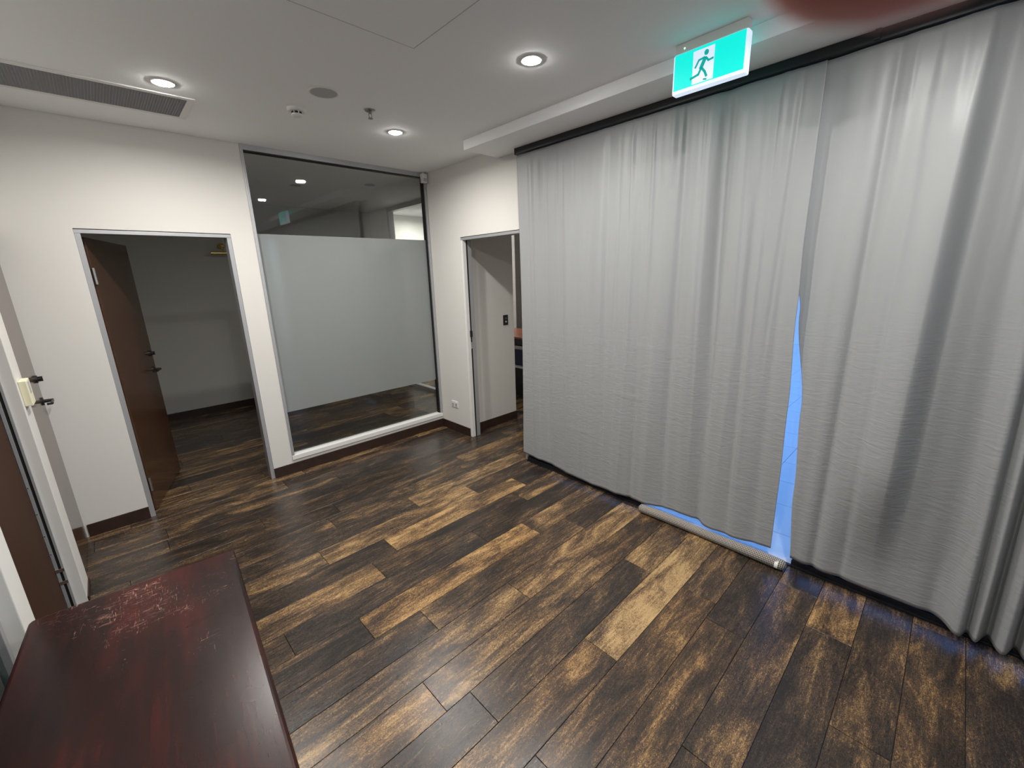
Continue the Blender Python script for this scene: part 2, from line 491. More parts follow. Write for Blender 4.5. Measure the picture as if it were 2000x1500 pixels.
# ---- skirting
SK = 0.095
struct('baseboard_back', [(XL, -2.7205, -0.009, 0, 0, SK), (-1.8444, 0.0, -0.009, 0, 0, SK)], 'skirt', 'dark brown skirting along the back wall', 'baseboard', 0.002)
struct('baseboard_right', [(-0.009, 0, -0.525, -0.009, 0, SK)], 'skirt', 'dark brown skirting between the window corner and right doorway', 'baseboard', 0.002)
struct('baseboard_far', [(-3.35, 0.75, YB - 0.009, YB, 0, SK), (0.83, 3.2, YB - 0.009, YB, 0, SK)], 'skirt', 'dark brown skirting along the far wall of the dim rooms', 'baseboard')
struct('baseboard_nook', [(T, 0.785, -0.459, -0.45, 0, SK), (0.78, 0.789, -0.459, -0.35, 0, SK)], 'skirt', 'dark brown skirting under the beige wall through the right doorway', 'baseboard', 0.002)
struct('baseboard_left', [(XL, XL + 0.006, -0.90, -0.68, 0, 0.04), (XL, XL + 0.006, -2.17, -2.02, 0, 0.04)], 'skirt', 'thin dark skirting on the left wall piers', 'baseboard')

# ---- window_1: tall glazed panel with a frosted band
w1 = thing('window_1', (-0.85, 0.0, 0.125), 'tall fixed window with a frosted band in the back wall', 'window', kind='structure')
boxes('bottom_rail', [(-1.681, -0.004, -0.012, 0.075, 0.125, 0.168)], 'white_alu', w1, 0.003)
boxes('top_rail', [(-1.681, -0.004, -0.006, 0.075, H - 0.04, H)], 'alu', w1, 0.002)
boxes('stile', [(-1.681, -1.659, -0.008, 0.075, 0.168, H - 0.04)], 'alu', w1, 0.002)
boxes('stile', [(-0.028, -0.004, -0.008, 0.075, 0.168, H - 0.04)], 'alu', w1, 0.002)
boxes('gasket', [(-0.036, -0.028, 0.010, 0.06, 0.168, H - 0.04)], 'rubber', w1)
boxes('gasket', [(-1.659, -0.036, 0.012, 0.06, H - 0.047, H - 0.04)], 'rubber', w1)
boxes('glass_pane', [(-1.659, -0.036, 0.040, 0.050, 0.168, H - 0.047)], 'glass', w1)
boxes('frosted_film', [(-1.659, -0.036, 0.0390, 0.0395, 0.572, 2.112)], 'film', w1)

# ---- window_2: inner glazing between the dim room and the lit room
w2 = thing('window_2', (0.79, 1.6, 0.0), 'inner glazed panel onto a lit room, seen through the tall window', 'window', kind='structure')
boxes('stile', [(0.75, 0.83, 2.20, 2.26, 0, H)], 'alu', w2)
boxes('stile', [(0.75, 0.83, 0.90, 0.96, 0, H)], 'alu', w2)
boxes('top_rail', [(0.75, 0.83, 0.96, 2.20, H - 0.06, H)], 'alu', w2)
boxes('bottom_rail', [(0.75, 0.83, 0.96, 2.20, 0, 0.06)], 'alu', w2)
boxes('glass_pane', [(0.785, 0.795, 0.96, 2.20, 0.06, H - 0.06)], 'glass', w2)

# ---- door furniture (sub-parts of a leaf, in leaf-local coordinates: +x along leaf, -y out of its face)
def lever(parent, x, z, side=-1, back=-1):
    bm = bmesh.new()
    lathe(bm, [(0, 0), (0.026, 0), (0.026, 0.008), (0.011, 0.010), (0.010, 0.052), (0, 0.052)], (x, 0, z), (0, side, 0), 20)
    tube(bm, [(x, side * 0.047, z), (x + back * 0.115, side * 0.050, z)], 0.0072, 10)
    tube(bm, [(x + back * 0.115, side * 0.050, z), (x + back * 0.116, side * 0.028, z)], 0.0072, 10)
    make('lever_handle', bm, 'black', parent, (0, 0, 0), smooth=False)
    bm = bmesh.new()
    lathe(bm, [(0, 0), (0.025, 0), (0.024, 0.012), (0.013, 0.014), (0.013, 0.028), (0, 0.028)], (x - 0.005, 0, z + 0.145), (0, side, 0), 20)
    box(bm, x - 0.012, x + 0.002, min(0, side * 0.034), max(0, side * 0.034), z + 0.130, z + 0.160)
    make('thumb_turn', bm, 'black', parent, (0, 0, 0))

# door_1: open brown leaf
d1 = thing('door_1', (-2.70, 0.05, 0), 'brown door standing open into the dim room, in a grey metal frame', 'door', kind='structure')
FR = 0.030
boxes('frame_jamb', [(-2.7205, -2.7205 + FR, 0.003, T - 0.003, 0, DH - FR)], 'alu', d1, 0.002)
boxes('frame_jamb', [(-1.8444 - FR, -1.8444, 0.003, T - 0.003, 0, DH - FR)], 'alu', d1, 0.002)
boxes('frame_head', [(-2.7205, -1.8444, 0.003, T - 0.003, DH - FR, DH - 0.005)], 'alu', d1, 0.002)
LA = math.radians(72.6)
bm = bmesh.new(); box(bm, 0.004, 0.816, 0.0, 0.038, 0.012, 2.055)
leaf = make('door_leaf', bm, 'door', d1, (0, 0, 0), 0.002)
leaf.location = Vector((-2.678, 0.098, 0)) - d1.location
leaf.rotation_euler = (0, 0, LA)
lever(leaf, 0.755, 1.005)
for hz in (0.23, 1.80):
    bm = bmesh.new()
    box(bm, -0.006, 0.036, -0.003, 0.0, hz - 0.05, hz + 0.05)
    tube(bm, [(-0.004, -0.006, hz - 0.055), (-0.004, -0.006, hz + 0.055)], 0.007, 10)
    for sz in (-0.03, 0.03):
        lathe(bm, [(0, 0), (0.004, 0), (0.003, 0.0015), (0, 0.0015)], (0.022, -0.003, hz + sz), (0, -1, 0), 10)
    make('hinge', bm, 'steel', leaf, (0, 0, 0))

# door_2: doorway in the right wall
d2 = thing('door_2', (0.05, -0.97, 0), 'open doorway with grey metal frame at the end of the curtains', 'door', kind='structure')
boxes('frame_jamb', [(0.002, 0.045, -0.555, -0.525, 0, DH - FR)], 'white_alu', d2, 0.002)
boxes('rubber_seal', [(0.045, 0.058, -0.560, -0.525, 0, DH - FR)], 'rubber', d2)
boxes('frame_jamb', [(0.058, T + 0.008, -0.560, -0.525, 0, DH - FR)], 'alu', d2, 0.002)
boxes('frame_jamb', [(-0.008, T + 0.008, -1.41, -1.38, 0, DH - FR)], 'alu', d2, 0.002)
boxes('frame_head', [(0.003, T - 0.003, -1.41, -0.525, DH - FR, DH - 0.005)], 'alu', d2, 0.002)
boxes('strike_plate', [(0.040, 0.064, -0.5625, -0.556, 0.985, 1.055)], 'steel', d2, 0.001)
boxes('latch', [(0.034, 0.062, -0.568, -0.556, 1.11, 1.175)], 'black', d2, 0.003)

# door_3: closed brown door beside the back corner
d3 = thing('door_3', (XL, -0.36, 0), 'narrow closed brown door in the left wall by the back corner', 'door', kind='structure')
bm = bmesh.new(); box(bm, 0, 0.655, -0.0, 0.036, 0.006, 2.055)
leaf3 = make('door_leaf', bm, 'door', d3, (0, 0, 0), 0.001)
leaf3.location = Vector((XL - 0.012, -0.672, 0)) - d3.location
leaf3.rotation_euler = (0, 0, math.radians(90))     # leaf x -> world +y, leaf -y -> world +x
lever(leaf3, 0.565, 1.035, -1, -1)
boxes('frame_jamb', [(XL - 0.05, XL - 0.014, -0.012, 0.0, 0, 2.06)], 'rubber', d3)  # black strip in place of the shadowed gap at the corner

# door_4: closed dark door further forward
d4 = thing('door_4', (XL - 0.08, -1.46, 0), 'dark brown door set back between the two white piers on the left', 'door', kind='structure')
bm = bmesh.new(); box(bm, 0, 1.10, 0.0, 0.036, 0.006, 2.05)
leaf4 = make('door_leaf', bm, 'door_matte', d4, (0, 0, 0), 0.001)
leaf4.location = Vector((XL - 0.082, -2.015, 0)) - d4.location
leaf4.rotation_euler = (0, 0, math.radians(90))
boxes('channel_strip', [(XL - 0.056, XL - 0.046, -0.912, -0.90, 0, 2.05)], 'alu', d4, 0.001)
boxes('channel_strip', [(XL - 0.080, XL - 0.067, -0.912, -0.90, 0, 2.05)], 'alu', d4, 0.001)
boxes('channel_groove', [(XL - 0.067, XL - 0.056, -0.904, -0.90, 0, 2.05)], 'rubber', d4)
for z in (0.17, 0.245):
    boxes('channel_plate', [(XL - 0.081, XL - 0.046, -0.915, -0.911, z, z + 0.02)], 'steel', d4, 0.001)
for z in (0.36, 0.47, 0.60, 0.75):
    bm = bmesh.new(); lathe(bm, [(0, 0), (0.0035, 0), (0.003, 0.002), (0, 0.002)], (XL - 0.074, -0.912, z), (0, -1, 0), 10)
    make('screw', bm, 'steel', d4)

# window_3: tinted glass on the left beyond the nearer pier
w3 = thing('window_3', (XL - 0.06, -3.4, 0), 'green tinted glass panel at the left beside the desk', 'window', kind='structure')
boxes('frame_jamb', [(XL - 0.075, XL - 0.038, -2.20, -2.17, 0, 2.3)], 'alu', w3, 0.002)
boxes('frame_jamb', [(XL - 0.075, XL - 0.038, -4.80, -4.77, 0, 2.3)], 'alu', w3, 0.002)
boxes('frame_head', [(XL - 0.075, XL - 0.038, -4.77, -2.20, 2.26, 2.3)], 'alu', w3, 0.002)
boxes('glass_pane', [(XL - 0.065, XL - 0.055, -4.77, -2.20, 0, 2.26)], 'glass_teal', w3)

# window_4: black framed sliding glazing behind the curtains
w4 = thing('window_4', (0.05, -3.8, 0), 'black framed sliding glass wall behind the grey curtains', 'window', kind='structure')
boxes('floor_track', [(-0.034, 0.10, YF, -3.60, 0.0, 0.014), (-0.034, 0.10, -2.62, -1.62, 0.0, 0.014), (-0.034, 0.0, -1.62, -1.42, 0.0, 0.014), (-0.034, -0.012, -3.60, -2.62, 0.0, 0.008)], 'navy_black', w4, 0.002)
for y0, y1 in ((-2.62, -1.42), (-6.18, -3.60)):
    boxes('bottom_rail', [(-0.026, 0.0, y0, y1, 0.014, 0.040), (-0.008, 0.0, y0, y1, 0.040, 0.062), (0.0, 0.040, y0, min(y1, -1.62), 0.014, 0.062)], 'navy_black', w4, 0.002)
for y in (-1.645, -2.62, -3.62, -6.18):
    boxes('stile', [(-0.004, 0.05, y - 0.02, y + 0.02, 0.014, 2.60)], 'navy_black', w4, 0.002)
boxes('top_rail', [(-0.004, 0.05, YF, -1.62, 2.55, 2.60)], 'navy_black', w4)
for y0, y1 in ((-2.60, -1.665), (-3.60, -2.64), (-6.16, -3.64)):
    boxes('glass_pane', [(0.018, 0.026, y0, y1, 0.045 if y0 != -3.60 else 0.014, 2.55)], 'glass', w4)

# ---- outdoor ground and wall seen through the curtain gap
ground = tag(boxes('outdoor_ground', [(0.10, 9.0, -9.0, -1.5, -0.12, -0.006)], 'grout'), 'pale tiled ground outside behind the curtains', 'ground', kind='structure')
tm = None
TS = 0.415
for i in range(21):
    for j in range(14):
        x, y = 0.293 + TS * (i - 0.5) + 0.0, -1.72 - TS * j
        if i == 0: continue
        if tm is None:
            bm = bmesh.new(); h = TS / 2 - 0.002; box(bm, -h, h, -h, h, -0.006, 0.0)
            tm = bpy.data.meshes.new('tile'); bm.to_mesh(tm); bm.free(); tm.materials.append(M['tile'])
        o = bpy.data.objects.new('tile', tm); COL.objects.link(o); o.parent = ground; o.location = (x, y, 0)
boxes('tile', [(0.105, 0.291, -8.5, -1.52, -0.006, 0.0)], 'tile', ground)
boxes('threshold', [(-0.012, 0.105, -3.60, -2.62, 0.0, 0.004)], 'tile', ground)
struct('wall_outdoor', [(8.6, 8.8, -9.0, -1.5, 0, 3.2)], 'outdoor_wall', 'white outdoor wall far behind the curtains', 'wall')

# ================================================================== CEILING FITTINGS
def downlight():
    t = thing('ceiling_downlight', (0, 0, H), '', 'light', 'recessed ceiling downlights')
    bm = bmesh.new(); lathe(bm, [(0.046, 0.0), (0.058, 0.0), (0.056, -0.004), (0.047, -0.005), (0.044, 0.0)], (0, 0, 0), n=40)
    make('trim_ring', bm, 'white', t, (0, 0, 0), smooth=True)
    bm = bmesh.new(); lathe(bm, [(0, -0.013), (0.018, -0.012), (0.033, -0.009), (0.042, -0.005), (0.0455, 0.0), (0, 0.0)], (0, 0, 0), n=32)
    make('lens', bm, 'lens', t, (0, 0, 0), smooth=True)
    ld = bpy.data.lights.new('lamp', 'AREA'); ld.shape = 'DISK'; ld.size = 0.085; ld.energy = LAMP_W; ld.color = LAMP_COL; ld.spread = math.radians(168)
    lo = bpy.data.objects.new('lamp', ld); COL.objects.link(lo); lo.parent = t
    lo.location = (0, 0, -0.015)
    return t
dl = downlight()
spots = [((-2.222, -0.931), 'glowing ceiling downlight beside the air vent, leftmost in view'),
         ((-0.901, -2.364), 'glowing ceiling downlight nearest the exit sign'),
         ((-0.881, -0.969), 'glowing ceiling downlight just in front of the tall window'),
         ((-2.222, -2.364), 'glowing ceiling downlight above the viewer, beyond the ceiling hatch'),
         ((-0.890, -3.76), 'glowing ceiling downlight nearest the bunched curtain folds, mirrored in the glass'),
         ((-2.222, -3.76), 'unseen downlight continuing the grid above the desk, added for more ceiling bounce')]  # last lamp is out of view, added to lift the ceiling by bounce
for i, ((x, y), lab) in enumerate(spots):
    if i == 0: dl.location = (x, y, H); dl['label'] = lab
    else: dup(dl, (x, y, H), lab)
dup(dl, (1.45, 2.25, H), 'downlight in the lit room, nearest the inner glazing')
dup(dl, (2.4, 1.7, H), 'downlight in the lit room, in the corner away from the inner glazing')

def disc_fitting(name, x, y, r, label, cat, mat, rim='white'):
    t = thing(name, (x, y, H), label, cat)
    bm = bmesh.new(); lathe(bm, [(r * 0.86, 0), (r, 0), (r * 0.98, -0.004), (r * 0.88, -0.005), (r * 0.86, -0.001)], (x, y, H), n=44)
    make('rim', bm, rim, t, smooth=True)
    bm = bmesh.new(); lathe(bm, [(0, -0.0035), (r * 0.87, -0.0035), (r * 0.87, 0), (0, 0)], (x, y, H), n=40)
    make('grille', bm, mat, t)
    return t
disc_fitting('ceiling_speaker', -1.537, -1.337, 0.083, 'round flush grey ceiling speaker beside the smoke detector', 'speaker', 'grille')
disc_fitting('unlit_downlight', -0.20, 0.845, 0.055, 'unlit downlight in the dim glazed room, nearer the inner glazing', 'light', 'lens_off', 'grille')
disc_fitting('unlit_downlight', -0.844, 1.338, 0.055, 'unlit downlight in the dim glazed room, near its middle', 'light', 'lens_off', 'grille')

t = thing('smoke_detector', (-1.575, -0.99, H), 'white dome smoke detector on the ceiling', 'smoke detector')
bm = bmesh.new(); lathe(bm, [(0, 0), (0.055, 0), (0.054, -0.012), (0.048, -0.018), (0.036, -0.020), (0, -0.020)], (-1.575, -0.99, H), n=36)
make('base', bm, 'white', t, smooth=False)
bm = bmesh.new(); lathe(bm, [(0, -0.020), (0.031, -0.020), (0.031, -0.032), (0, -0.032)], (-1.575, -0.99, H), n=30)
make('chamber', bm, 'rubber', t)
bm = bmesh.new()
lathe(bm, [(0, -0.032), (0.034, -0.032), (0.033, -0.040), (0.024, -0.046), (0, -0.048)], (-1.575, -0.99, H), n=30)
for a in range(8):
    an = a * math.pi / 4
    tube(bm, [(-1.575 + 0.033 * math.cos(an), -0.99 + 0.033 * math.sin(an), H - 0.019), (-1.575 + 0.033 * math.cos(an), -0.99 + 0.033 * math.sin(an), H - 0.034)], 0.003, 6)
make('cap', bm, 'white', t)

sx, sy = -1.216, -1.249
t = thing('fire_sprinkler', (sx, sy, H), 'small chrome fire sprinkler head on the ceiling', 'sprinkler')
bm = bmesh.new(); lathe(bm, [(0, 0), (0.034, 0), (0.030, -0.006), (0.012, -0.008), (0, -0.008)], (sx, sy, H), n=28)
make('escutcheon', bm, 'dark_steel', t, smooth=True)
bm = bmesh.new(); lathe(bm, [(0, -0.008), (0.009, -0.008), (0.009, -0.020), (0, -0.020)], (sx, sy, H), n=14)
for s in (-1, 1):
    tube(bm, [(sx + s * 0.008, sy, H - 0.018), (sx + s * 0.011, sy, H - 0.032), (sx + s * 0.003, sy, H - 0.046)], 0.0025, 8)
make('frame', bm, 'dark_steel', t)
bm = bmesh.new(); lathe(bm, [(0, -0.046), (0.015, -0.046), (0.015, -0.049), (0, -0.050)], (sx, sy, H), n=18)
make('deflector', bm, 'dark_steel', t)

# air vent: framed egg-crate grille
t = thing('air_vent', (-2.47, -0.575, H), 'long grey egg-crate air conditioning vent in the ceiling', 'vent')
vx0, vx1, vy0, vy1 = -2.99, -2.06, -0.777, -0.374
boxes('vent_frame', [(vx0, vx1, vy0, vy0 + 0.034, H - 0.006, H), (vx0, vx1, vy1 - 0.034, vy1, H - 0.006, H),
                     (vx0, vx0 + 0.034, vy0 + 0.034, vy1 - 0.034, H - 0.006, H), (vx1 - 0.034, vx1, vy0 + 0.034, vy1 - 0.034, H - 0.006, H)], 'white', t, 0.001)
boxes('backing', [(vx0 + 0.034, vx1 - 0.034, vy0 + 0.034, vy1 - 0.034, H - 0.0008, H)], 'grille', t)
bm = bmesh.new()
n = int((vx1 - vx0 - 0.068) / 0.0125)
for i in range(n + 1):
    x = vx0 + 0.034 + i * (vx1 - vx0 - 0.068) / n
    box(bm, x - 0.0006, x + 0.0006, vy0 + 0.034, vy1 - 0.034, H - 0.0055, H - 0.0008)
n = int((vy1 - vy0 - 0.068) / 0.0125)
for i in range(n + 1):
    y = vy0 + 0.034 + i * (vy1 - vy0 - 0.068) / n
    box(bm, vx0 + 0.034, vx1 - 0.034, y - 0.0006, y + 0.0006, H - 0.0055, H - 0.0008)
g = make('egg_crate_grid', bm, 'grille', t); g['kind'] = 'stuff'

# ceiling hatch
t = thing('ceiling_hatch', (-1.70, -2.38, H), 'square flush access hatch in the ceiling', 'hatch')
boxes('hatch_panel', [(-1.998, -1.407, -2.678, -2.088, H - 0.002, H)], 'ceil', t, 0.0006)
boxes('hatch_frame', [(-2.003, -2.0, -2.683, -2.083, H - 0.0012, H), (-1.405, -1.402, -2.683, -2.083, H - 0.0012, H),
                      (-2.0, -1.405, -2.683, -2.680, H - 0.0012, H), (-2.0, -1.405, -2.086, -2.083, H - 0.0012, H)], 'lens_off', t)

# exit sign
ex0, ex1, ey0, ey1 = -0.470, -0.425, -3.228, -2.905
t = thing('exit_sign', (-0.447, -3.066, H), 'lit green running man exit sign hanging from the ceiling', 'exit sign')
boxes('housing', [(ex0 + 0.002, ex1 - 0.002, ey0, ey1, 2.724, H)], 'white', t, 0.003)
body = boxes('light_panel', [(ex0, ex1, ey0 - 0.006, ey1 + 0.006, 2.556, 2.724)], 'sign_white', t, 0.006)
face = boxes('green_face', [(ex0 - 0.0012, ex0, ey0 + 0.004, ey1 - 0.002, 2.572, 2.722)], 'sign_green', t)
boxes('green_face', [(ex1, ex1 + 0.0012, ey0 + 0.004, ey1 - 0.002, 2.572, 2.722)], 'sign_green', t)
bm = bmesh.new(); lathe(bm, [(0, 0), (0.0035, 0), (0.003, 0.002), (0, 0.002)], (ex0 + 0.002, ey1 - 0.045, 2.742), (-1, 0, 0), 12)
make('indicator_led', bm, 'led', t)
def sign_poly(bm, pts, x0, x1):
    a = [bm.verts.new((x0, y, z)) for y, z in pts]; b = [bm.verts.new((x1, y, z)) for y, z in pts]
    n = len(pts); bm.faces.new(a); bm.faces.new(list(reversed(b)))
    for i in range(n): bm.faces.new((a[i], b[i], b[(i + 1) % n], a[(i + 1) % n]))
# picture coordinates on the face: u to the right (towards -y), v up, in metres from the face's lower left corner
def uv(u, v): return (ey1 - 0.002 - u, 2.572 + v)
def sign_pic(xa, xb, xc, flip):
    bm = bmesh.new(); sign_poly(bm, [uv(*q) for q in ((0.090, 0.004), (0.187, 0.004), (0.187, 0.138), (0.090, 0.138))], xa, xb)
    d = make('white_doorway', bm, 'sign_white', t)
    bm = bmesh.new()
    def limb(pts, w):
        for (u0, v0), (u1, v1) in zip(pts, pts[1:]):
            dx, dy = u1 - u0, v1 - v0; L = math.hypot(dx, dy); nx, ny = -dy / L * w / 2, dx / L * w / 2
            ex, ey = dx / L * w * 0.3, dy / L * w * 0.3
            sign_poly(bm, [uv(u0 + nx - ex, v0 + ny - ey), uv(u0 - nx - ex, v0 - ny - ey), uv(u1 - nx + ex, v1 - ny + ey), uv(u1 + nx + ex, v1 + ny + ey)], xb, xc)
    sign_poly(bm, [uv(0.151 + 0.0105 * math.cos(a * math.pi / 8), 0.118 + 0.0115 * math.sin(a * math.pi / 8)) for a in range(16)], xb, xc)
    limb([(0.146, 0.096), (0.130, 0.062)], 0.017)
    limb([(0.144, 0.100), (0.118, 0.096), (0.103, 0.070)], 0.0085)
    limb([(0.150, 0.098), (0.162, 0.083), (0.182, 0.086)], 0.0085)
    limb([(0.131, 0.062), (0.119, 0.038), (0.083, 0.030)], 0.010)
    limb([(0.132, 0.062), (0.148, 0.042), (0.157, 0.022)], 0.010)
    limb([(0.145, 0.012), (0.157, 0.009)], 0.007)
    make('running_man', bm, 'sign_man', d)
sign_pic(ex0 - 0.0012, ex0 - 0.0022, ex0 - 0.0030, False)

# motion sensor in the window's upper corner
t = thing('motion_sensor', (-0.040, -0.022, 2.70), 'small white motion sensor in the top corner of the tall window', 'sensor')
boxes('sensor_body', [(-0.072, -0.014, -0.052, -0.006, 2.665, 2.752)], 'white', t, 0.005)
boxes('sensor_lens', [(-0.064, -0.022, -0.056, -0.052, 2.675, 2.708)], 'lens_off', t, 0.002)
boxes('mount', [(-0.050, -0.030, -0.03, -0.010, 2.752, H)], 'white', t)

# ================================================================== WALL FITTINGS
t = thing('power_outlet', (0.0, -0.262, 0.325), 'white double power outlet low on the wall beside the tall window', 'outlet')
boxes('plate', [(-0.008, 0.0, -0.320, -0.204, 0.289, 0.361)], 'white', t, 0.002)
for yc in (-0.292, -0.232):
    boxes('switch', [(-0.012, -0.008, yc - 0.006, yc + 0.006, 0.337, 0.353)], 'white', t, 0.001)
    sk = boxes('socket', [(-0.0088, -0.008, yc - 0.019, yc + 0.019, 0.296, 0.332)], 'lens_off', t, 0.0003)
    bm = bmesh.new()
    for dy, dz, ang in ((-0.008, 0.322, 30), (0.008, 0.322, -30), (0, 0.306, 0)):
        a = math.radians(ang); u = Vector((0, math.sin(a), math.cos(a))) * 0.005; w = Vector((0, math.cos(a), -math.sin(a))) * 0.0013
        c = Vector((-0.0088, yc + dy, dz))
        lo = [bm.verts.new(c + s1 * u + s2 * w) for s1, s2 in ((-1, -1), (-1, 1), (1, 1), (1, -1))]
        hi = [bm.verts.new(v.co + Vector((-0.0004, 0, 0))) for v in lo]
        bm.faces.new(lo); bm.faces.new(hi[::-1])
        for i in range(4): bm.faces.new((lo[i], hi[i], hi[(i + 1) % 4], lo[(i + 1) % 4]))
    sl = make('slots', bm, 'rubber', sk); sl.matrix_parent_inverse = Matrix.Identity(4)

t = thing('thermostat', (XL + 0.015, -0.82, 1.215), 'cream box thermostat with a grey display on the white left pier', 'thermostat')
boxes('casing', [(XL, XL + 0.030, -0.865, -0.755, 1.155, 1.285)], 'cream', t, 0.004)
boxes('display', [(XL + 0.030, XL + 0.0312, -0.845, -0.795, 1.215, 1.275)], 'lens_off', t)

t = thing('light_switch', (0.644, -0.45, 1.224), 'black double light switch on the beige wall through the doorway', 'switch')
boxes('plate', [(0.608, 0.682, -0.457, -0.45, 1.166, 1.282)], 'black', t, 0.003)
for zc in (1.205, 1.243):
    bm = bmesh.new(); lathe(bm, [(0, 0), (0.011, 0), (0.010, 0.004), (0, 0.005)], (0.648, -0.457, zc), (0, -1, 0), 16)
    make('button', bm, 'panel_grey' if zc > 1.22 else 'lens_off', t)

# brass picture light on the far wall
px, pz = -1.385, 2.105
t = thing('picture_light', (px, YB, pz), 'brass picture light on the wall of the dim room', 'lamp')
bm = bmesh.new(); lathe(bm, [(0, 0), (0.038, 0), (0.034, 0.010), (0.012, 0.016), (0, 0.018)], (px, YB, pz + 0.092), (0, -1, 0), 24)
make('wall_rose', bm, 'brass', t, smooth=True)
bm = bmesh.new(); lathe(bm, [(0, -0.036), (0.02, -0.030), (0.034, -0.012), (0.036, 0), (0.034, 0.012), (0.02, 0.030), (0, 0.036)], (px, YB - 0.055, pz + 0.092), (0, 0, 1), 24)
make('ball_joint', bm, 'brass', t, smooth=True)
bm = bmesh.new(); tube(bm, [(px, YB - 0.06, pz + 0.065), (px, YB - 0.11, pz + 0.03), (px, YB - 0.14, pz + 0.005)], 0.008, 10)
make('arm', bm, 'brass', t, smooth=False)
bm = bmesh.new(); tube(bm, [(px - 0.15, YB - 0.14, pz), (px + 0.15, YB - 0.14, pz)], 0.020, 18)
make('lamp_shade', bm, 'brass', t)

# ================================================================== CURTAINS
tr = thing('curtain_track', (-0.06, -3.8, 2.66), 'black curtain track under the white bulkhead', 'curtain track')
boxes('rail', [(-0.088, -0.030, YF, -1.412, 2.650, 2.695)], 'navy_black', tr, 0.002)
boxes('end_cap', [(-0.090, -0.028, -1.412, -1.404, 2.648, 2.695)], 'navy_black', tr, 0.002)
boxes('bracket', [(-0.096, -0.088, -3.63, -3.61, 2.655, 2.695)], 'navy_black', tr)

def gauss(y, c, w): return math.exp(-((y - c) / w) ** 2)

def cloth(name, ny, nz, yfun, xfun, zbot, ztop, label):
    bm = bmesh.new()
    rows = []
    for i in range(ny + 1):
        u = i / ny
        row = []
        for j in range(nz + 1):
            v = j / nz
            y0 = yfun(u, 0.0)
            zb = zbot(y0)
            z = zb + (ztop - zb) * v
            y = yfun(u, z)
            x = xfun(y, z)
            x = -0.062 + (x + 0.062) * interp(z, [2.50, 2.64], [1.0, 0.30])     # gathered flat into the heading tape
            row.append(bm.verts.new((x, y, z)))
        rows.append(row)
    for a, b in zip(rows, rows[1:]):
        for j in range(nz):
            bm.faces.new((a[j], a[j + 1], b[j + 1], b[j]))
    o = make(name, bm, 'curtain', None, None, smooth=True)
    s = o.modifiers.new('thickness', 'SOLIDIFY'); s.thickness = 0.0018; s.offset = 0
    return tag(o, label, 'curtain', 'grey blockout curtains')

r2 = random.Random(3)
top_folds = [(-1.6 - 0.062 * i + r2.uniform(-0.02, 0.02), r2.uniform(0.010, 0.020), r2.uniform(-0.5, 1.0), r2.uniform(0.25, 0.8)) for i in range(55)]
long_folds = [(-1.60, 0.05, 0.006), (-1.74, 0.03, -0.004), (-1.93, 0.045, 0.007), (-2.10, 0.03, -0.004), (-2.22, 0.04, 0.006), (-2.40, 0.05, 0.007), (-2.53, 0.022, -0.006),
              (-2.67, 0.05, 0.008), (-2.80, 0.028, -0.009), (-2.93, 0.055, 0.016), (-3.030, 0.030, -0.020), (-3.14, 0.06, 0.012), (-3.30, 0.05, 0.006), (-3.40, 0.03, -0.004)]
def x_common(y, z):
    x = 0.0
    s = max(0.0, (z - 1.2) / 1.4)
    for c, w, a, reach in top_folds:
        if abs(y - c) < 4 * w:
            k = max(0.0, 1 - (2.66 - z) / (reach * 1.6))
            strength = 0.35 if y > -2.45 else 1.0
            x -= 0.016 * a * strength * k * gauss(y, c, w * (1.0 + 0.5 * (1 - k)))
    return x
narrow = [(r2.uniform(-3.42, -1.45), r2.uniform(0.010, 0.022), r2.uniform(-0.006, 0.006), r2.uniform(0.0, 1.6), r2.uniform(-0.03, 0.03)) for _ in range(46)]
def x_left(y, z):
    x = -0.064 + x_common(y, z) * interp(-y, [3.30, 3.42], [1.0, 0.2])
    for c, w, a in long_folds:
        g = 0.75 + 0.35 * math.sin(2.1 * z + c * 7)
        dy = 0.035 * math.sin(1.3 * z + c * 11)
        x -= 1.9 * a * g * gauss(y, c + dy * 0.5, w)
    for c, w, a, z0, sl in narrow:
        if abs(y - c - sl * z) < 4 * w and z > z0 - 0.4:
            x -= a * min(1.0, (z - z0 + 0.4) / 0.5) * gauss(y, c + sl * (z - 1.3), w)
    x -= 0.010 * math.sin((y + 1.4) * 5.2) * (1 - z / 2.7)
    # packing creases: shallow sharp ridges across the cloth
    for zc, a, ph in ((1.24, 0.0022, 0.0), (0.86, 0.0028, 1.3), (0.46, 0.0030, 2.0), (0.20, 0.0026, 0.6)):
        zz = zc + 0.02 * math.sin(3.1 * y + ph)
        x -= 0.7 * a * max(0.0, math.sin(y * 4.3 + ph * 5) * 0.6 + math.sin(y * 11 + ph * 3) * 0.5) * max(0.0, 1 - abs(z - zz) / 0.014)
    return x
def y_left(u, z):
    edge = -1.405 - 0.02 * math.sin(z * 1.2)
    end = interp(z, [0.0, 0.5, 0.97, 1.5, 1.9, 2.66], [-3.498, -3.494, -3.484, -3.462, -3.45, -3.445])
    return edge + (end - edge) * u
cloth('curtain', 420, 150, y_left, x_left,
      lambda y: interp(-y, [1.38, 1.5, 2.1, 2.66, 2.95, 3.05, 3.10, 3.3, 3.5], [0.096, 0.086, 0.050, 0.060, 0.090, 0.082, 0.068, 0.072, 0.095]), 2.646,
      'grey curtain panel with faint creases, next to the right doorway')

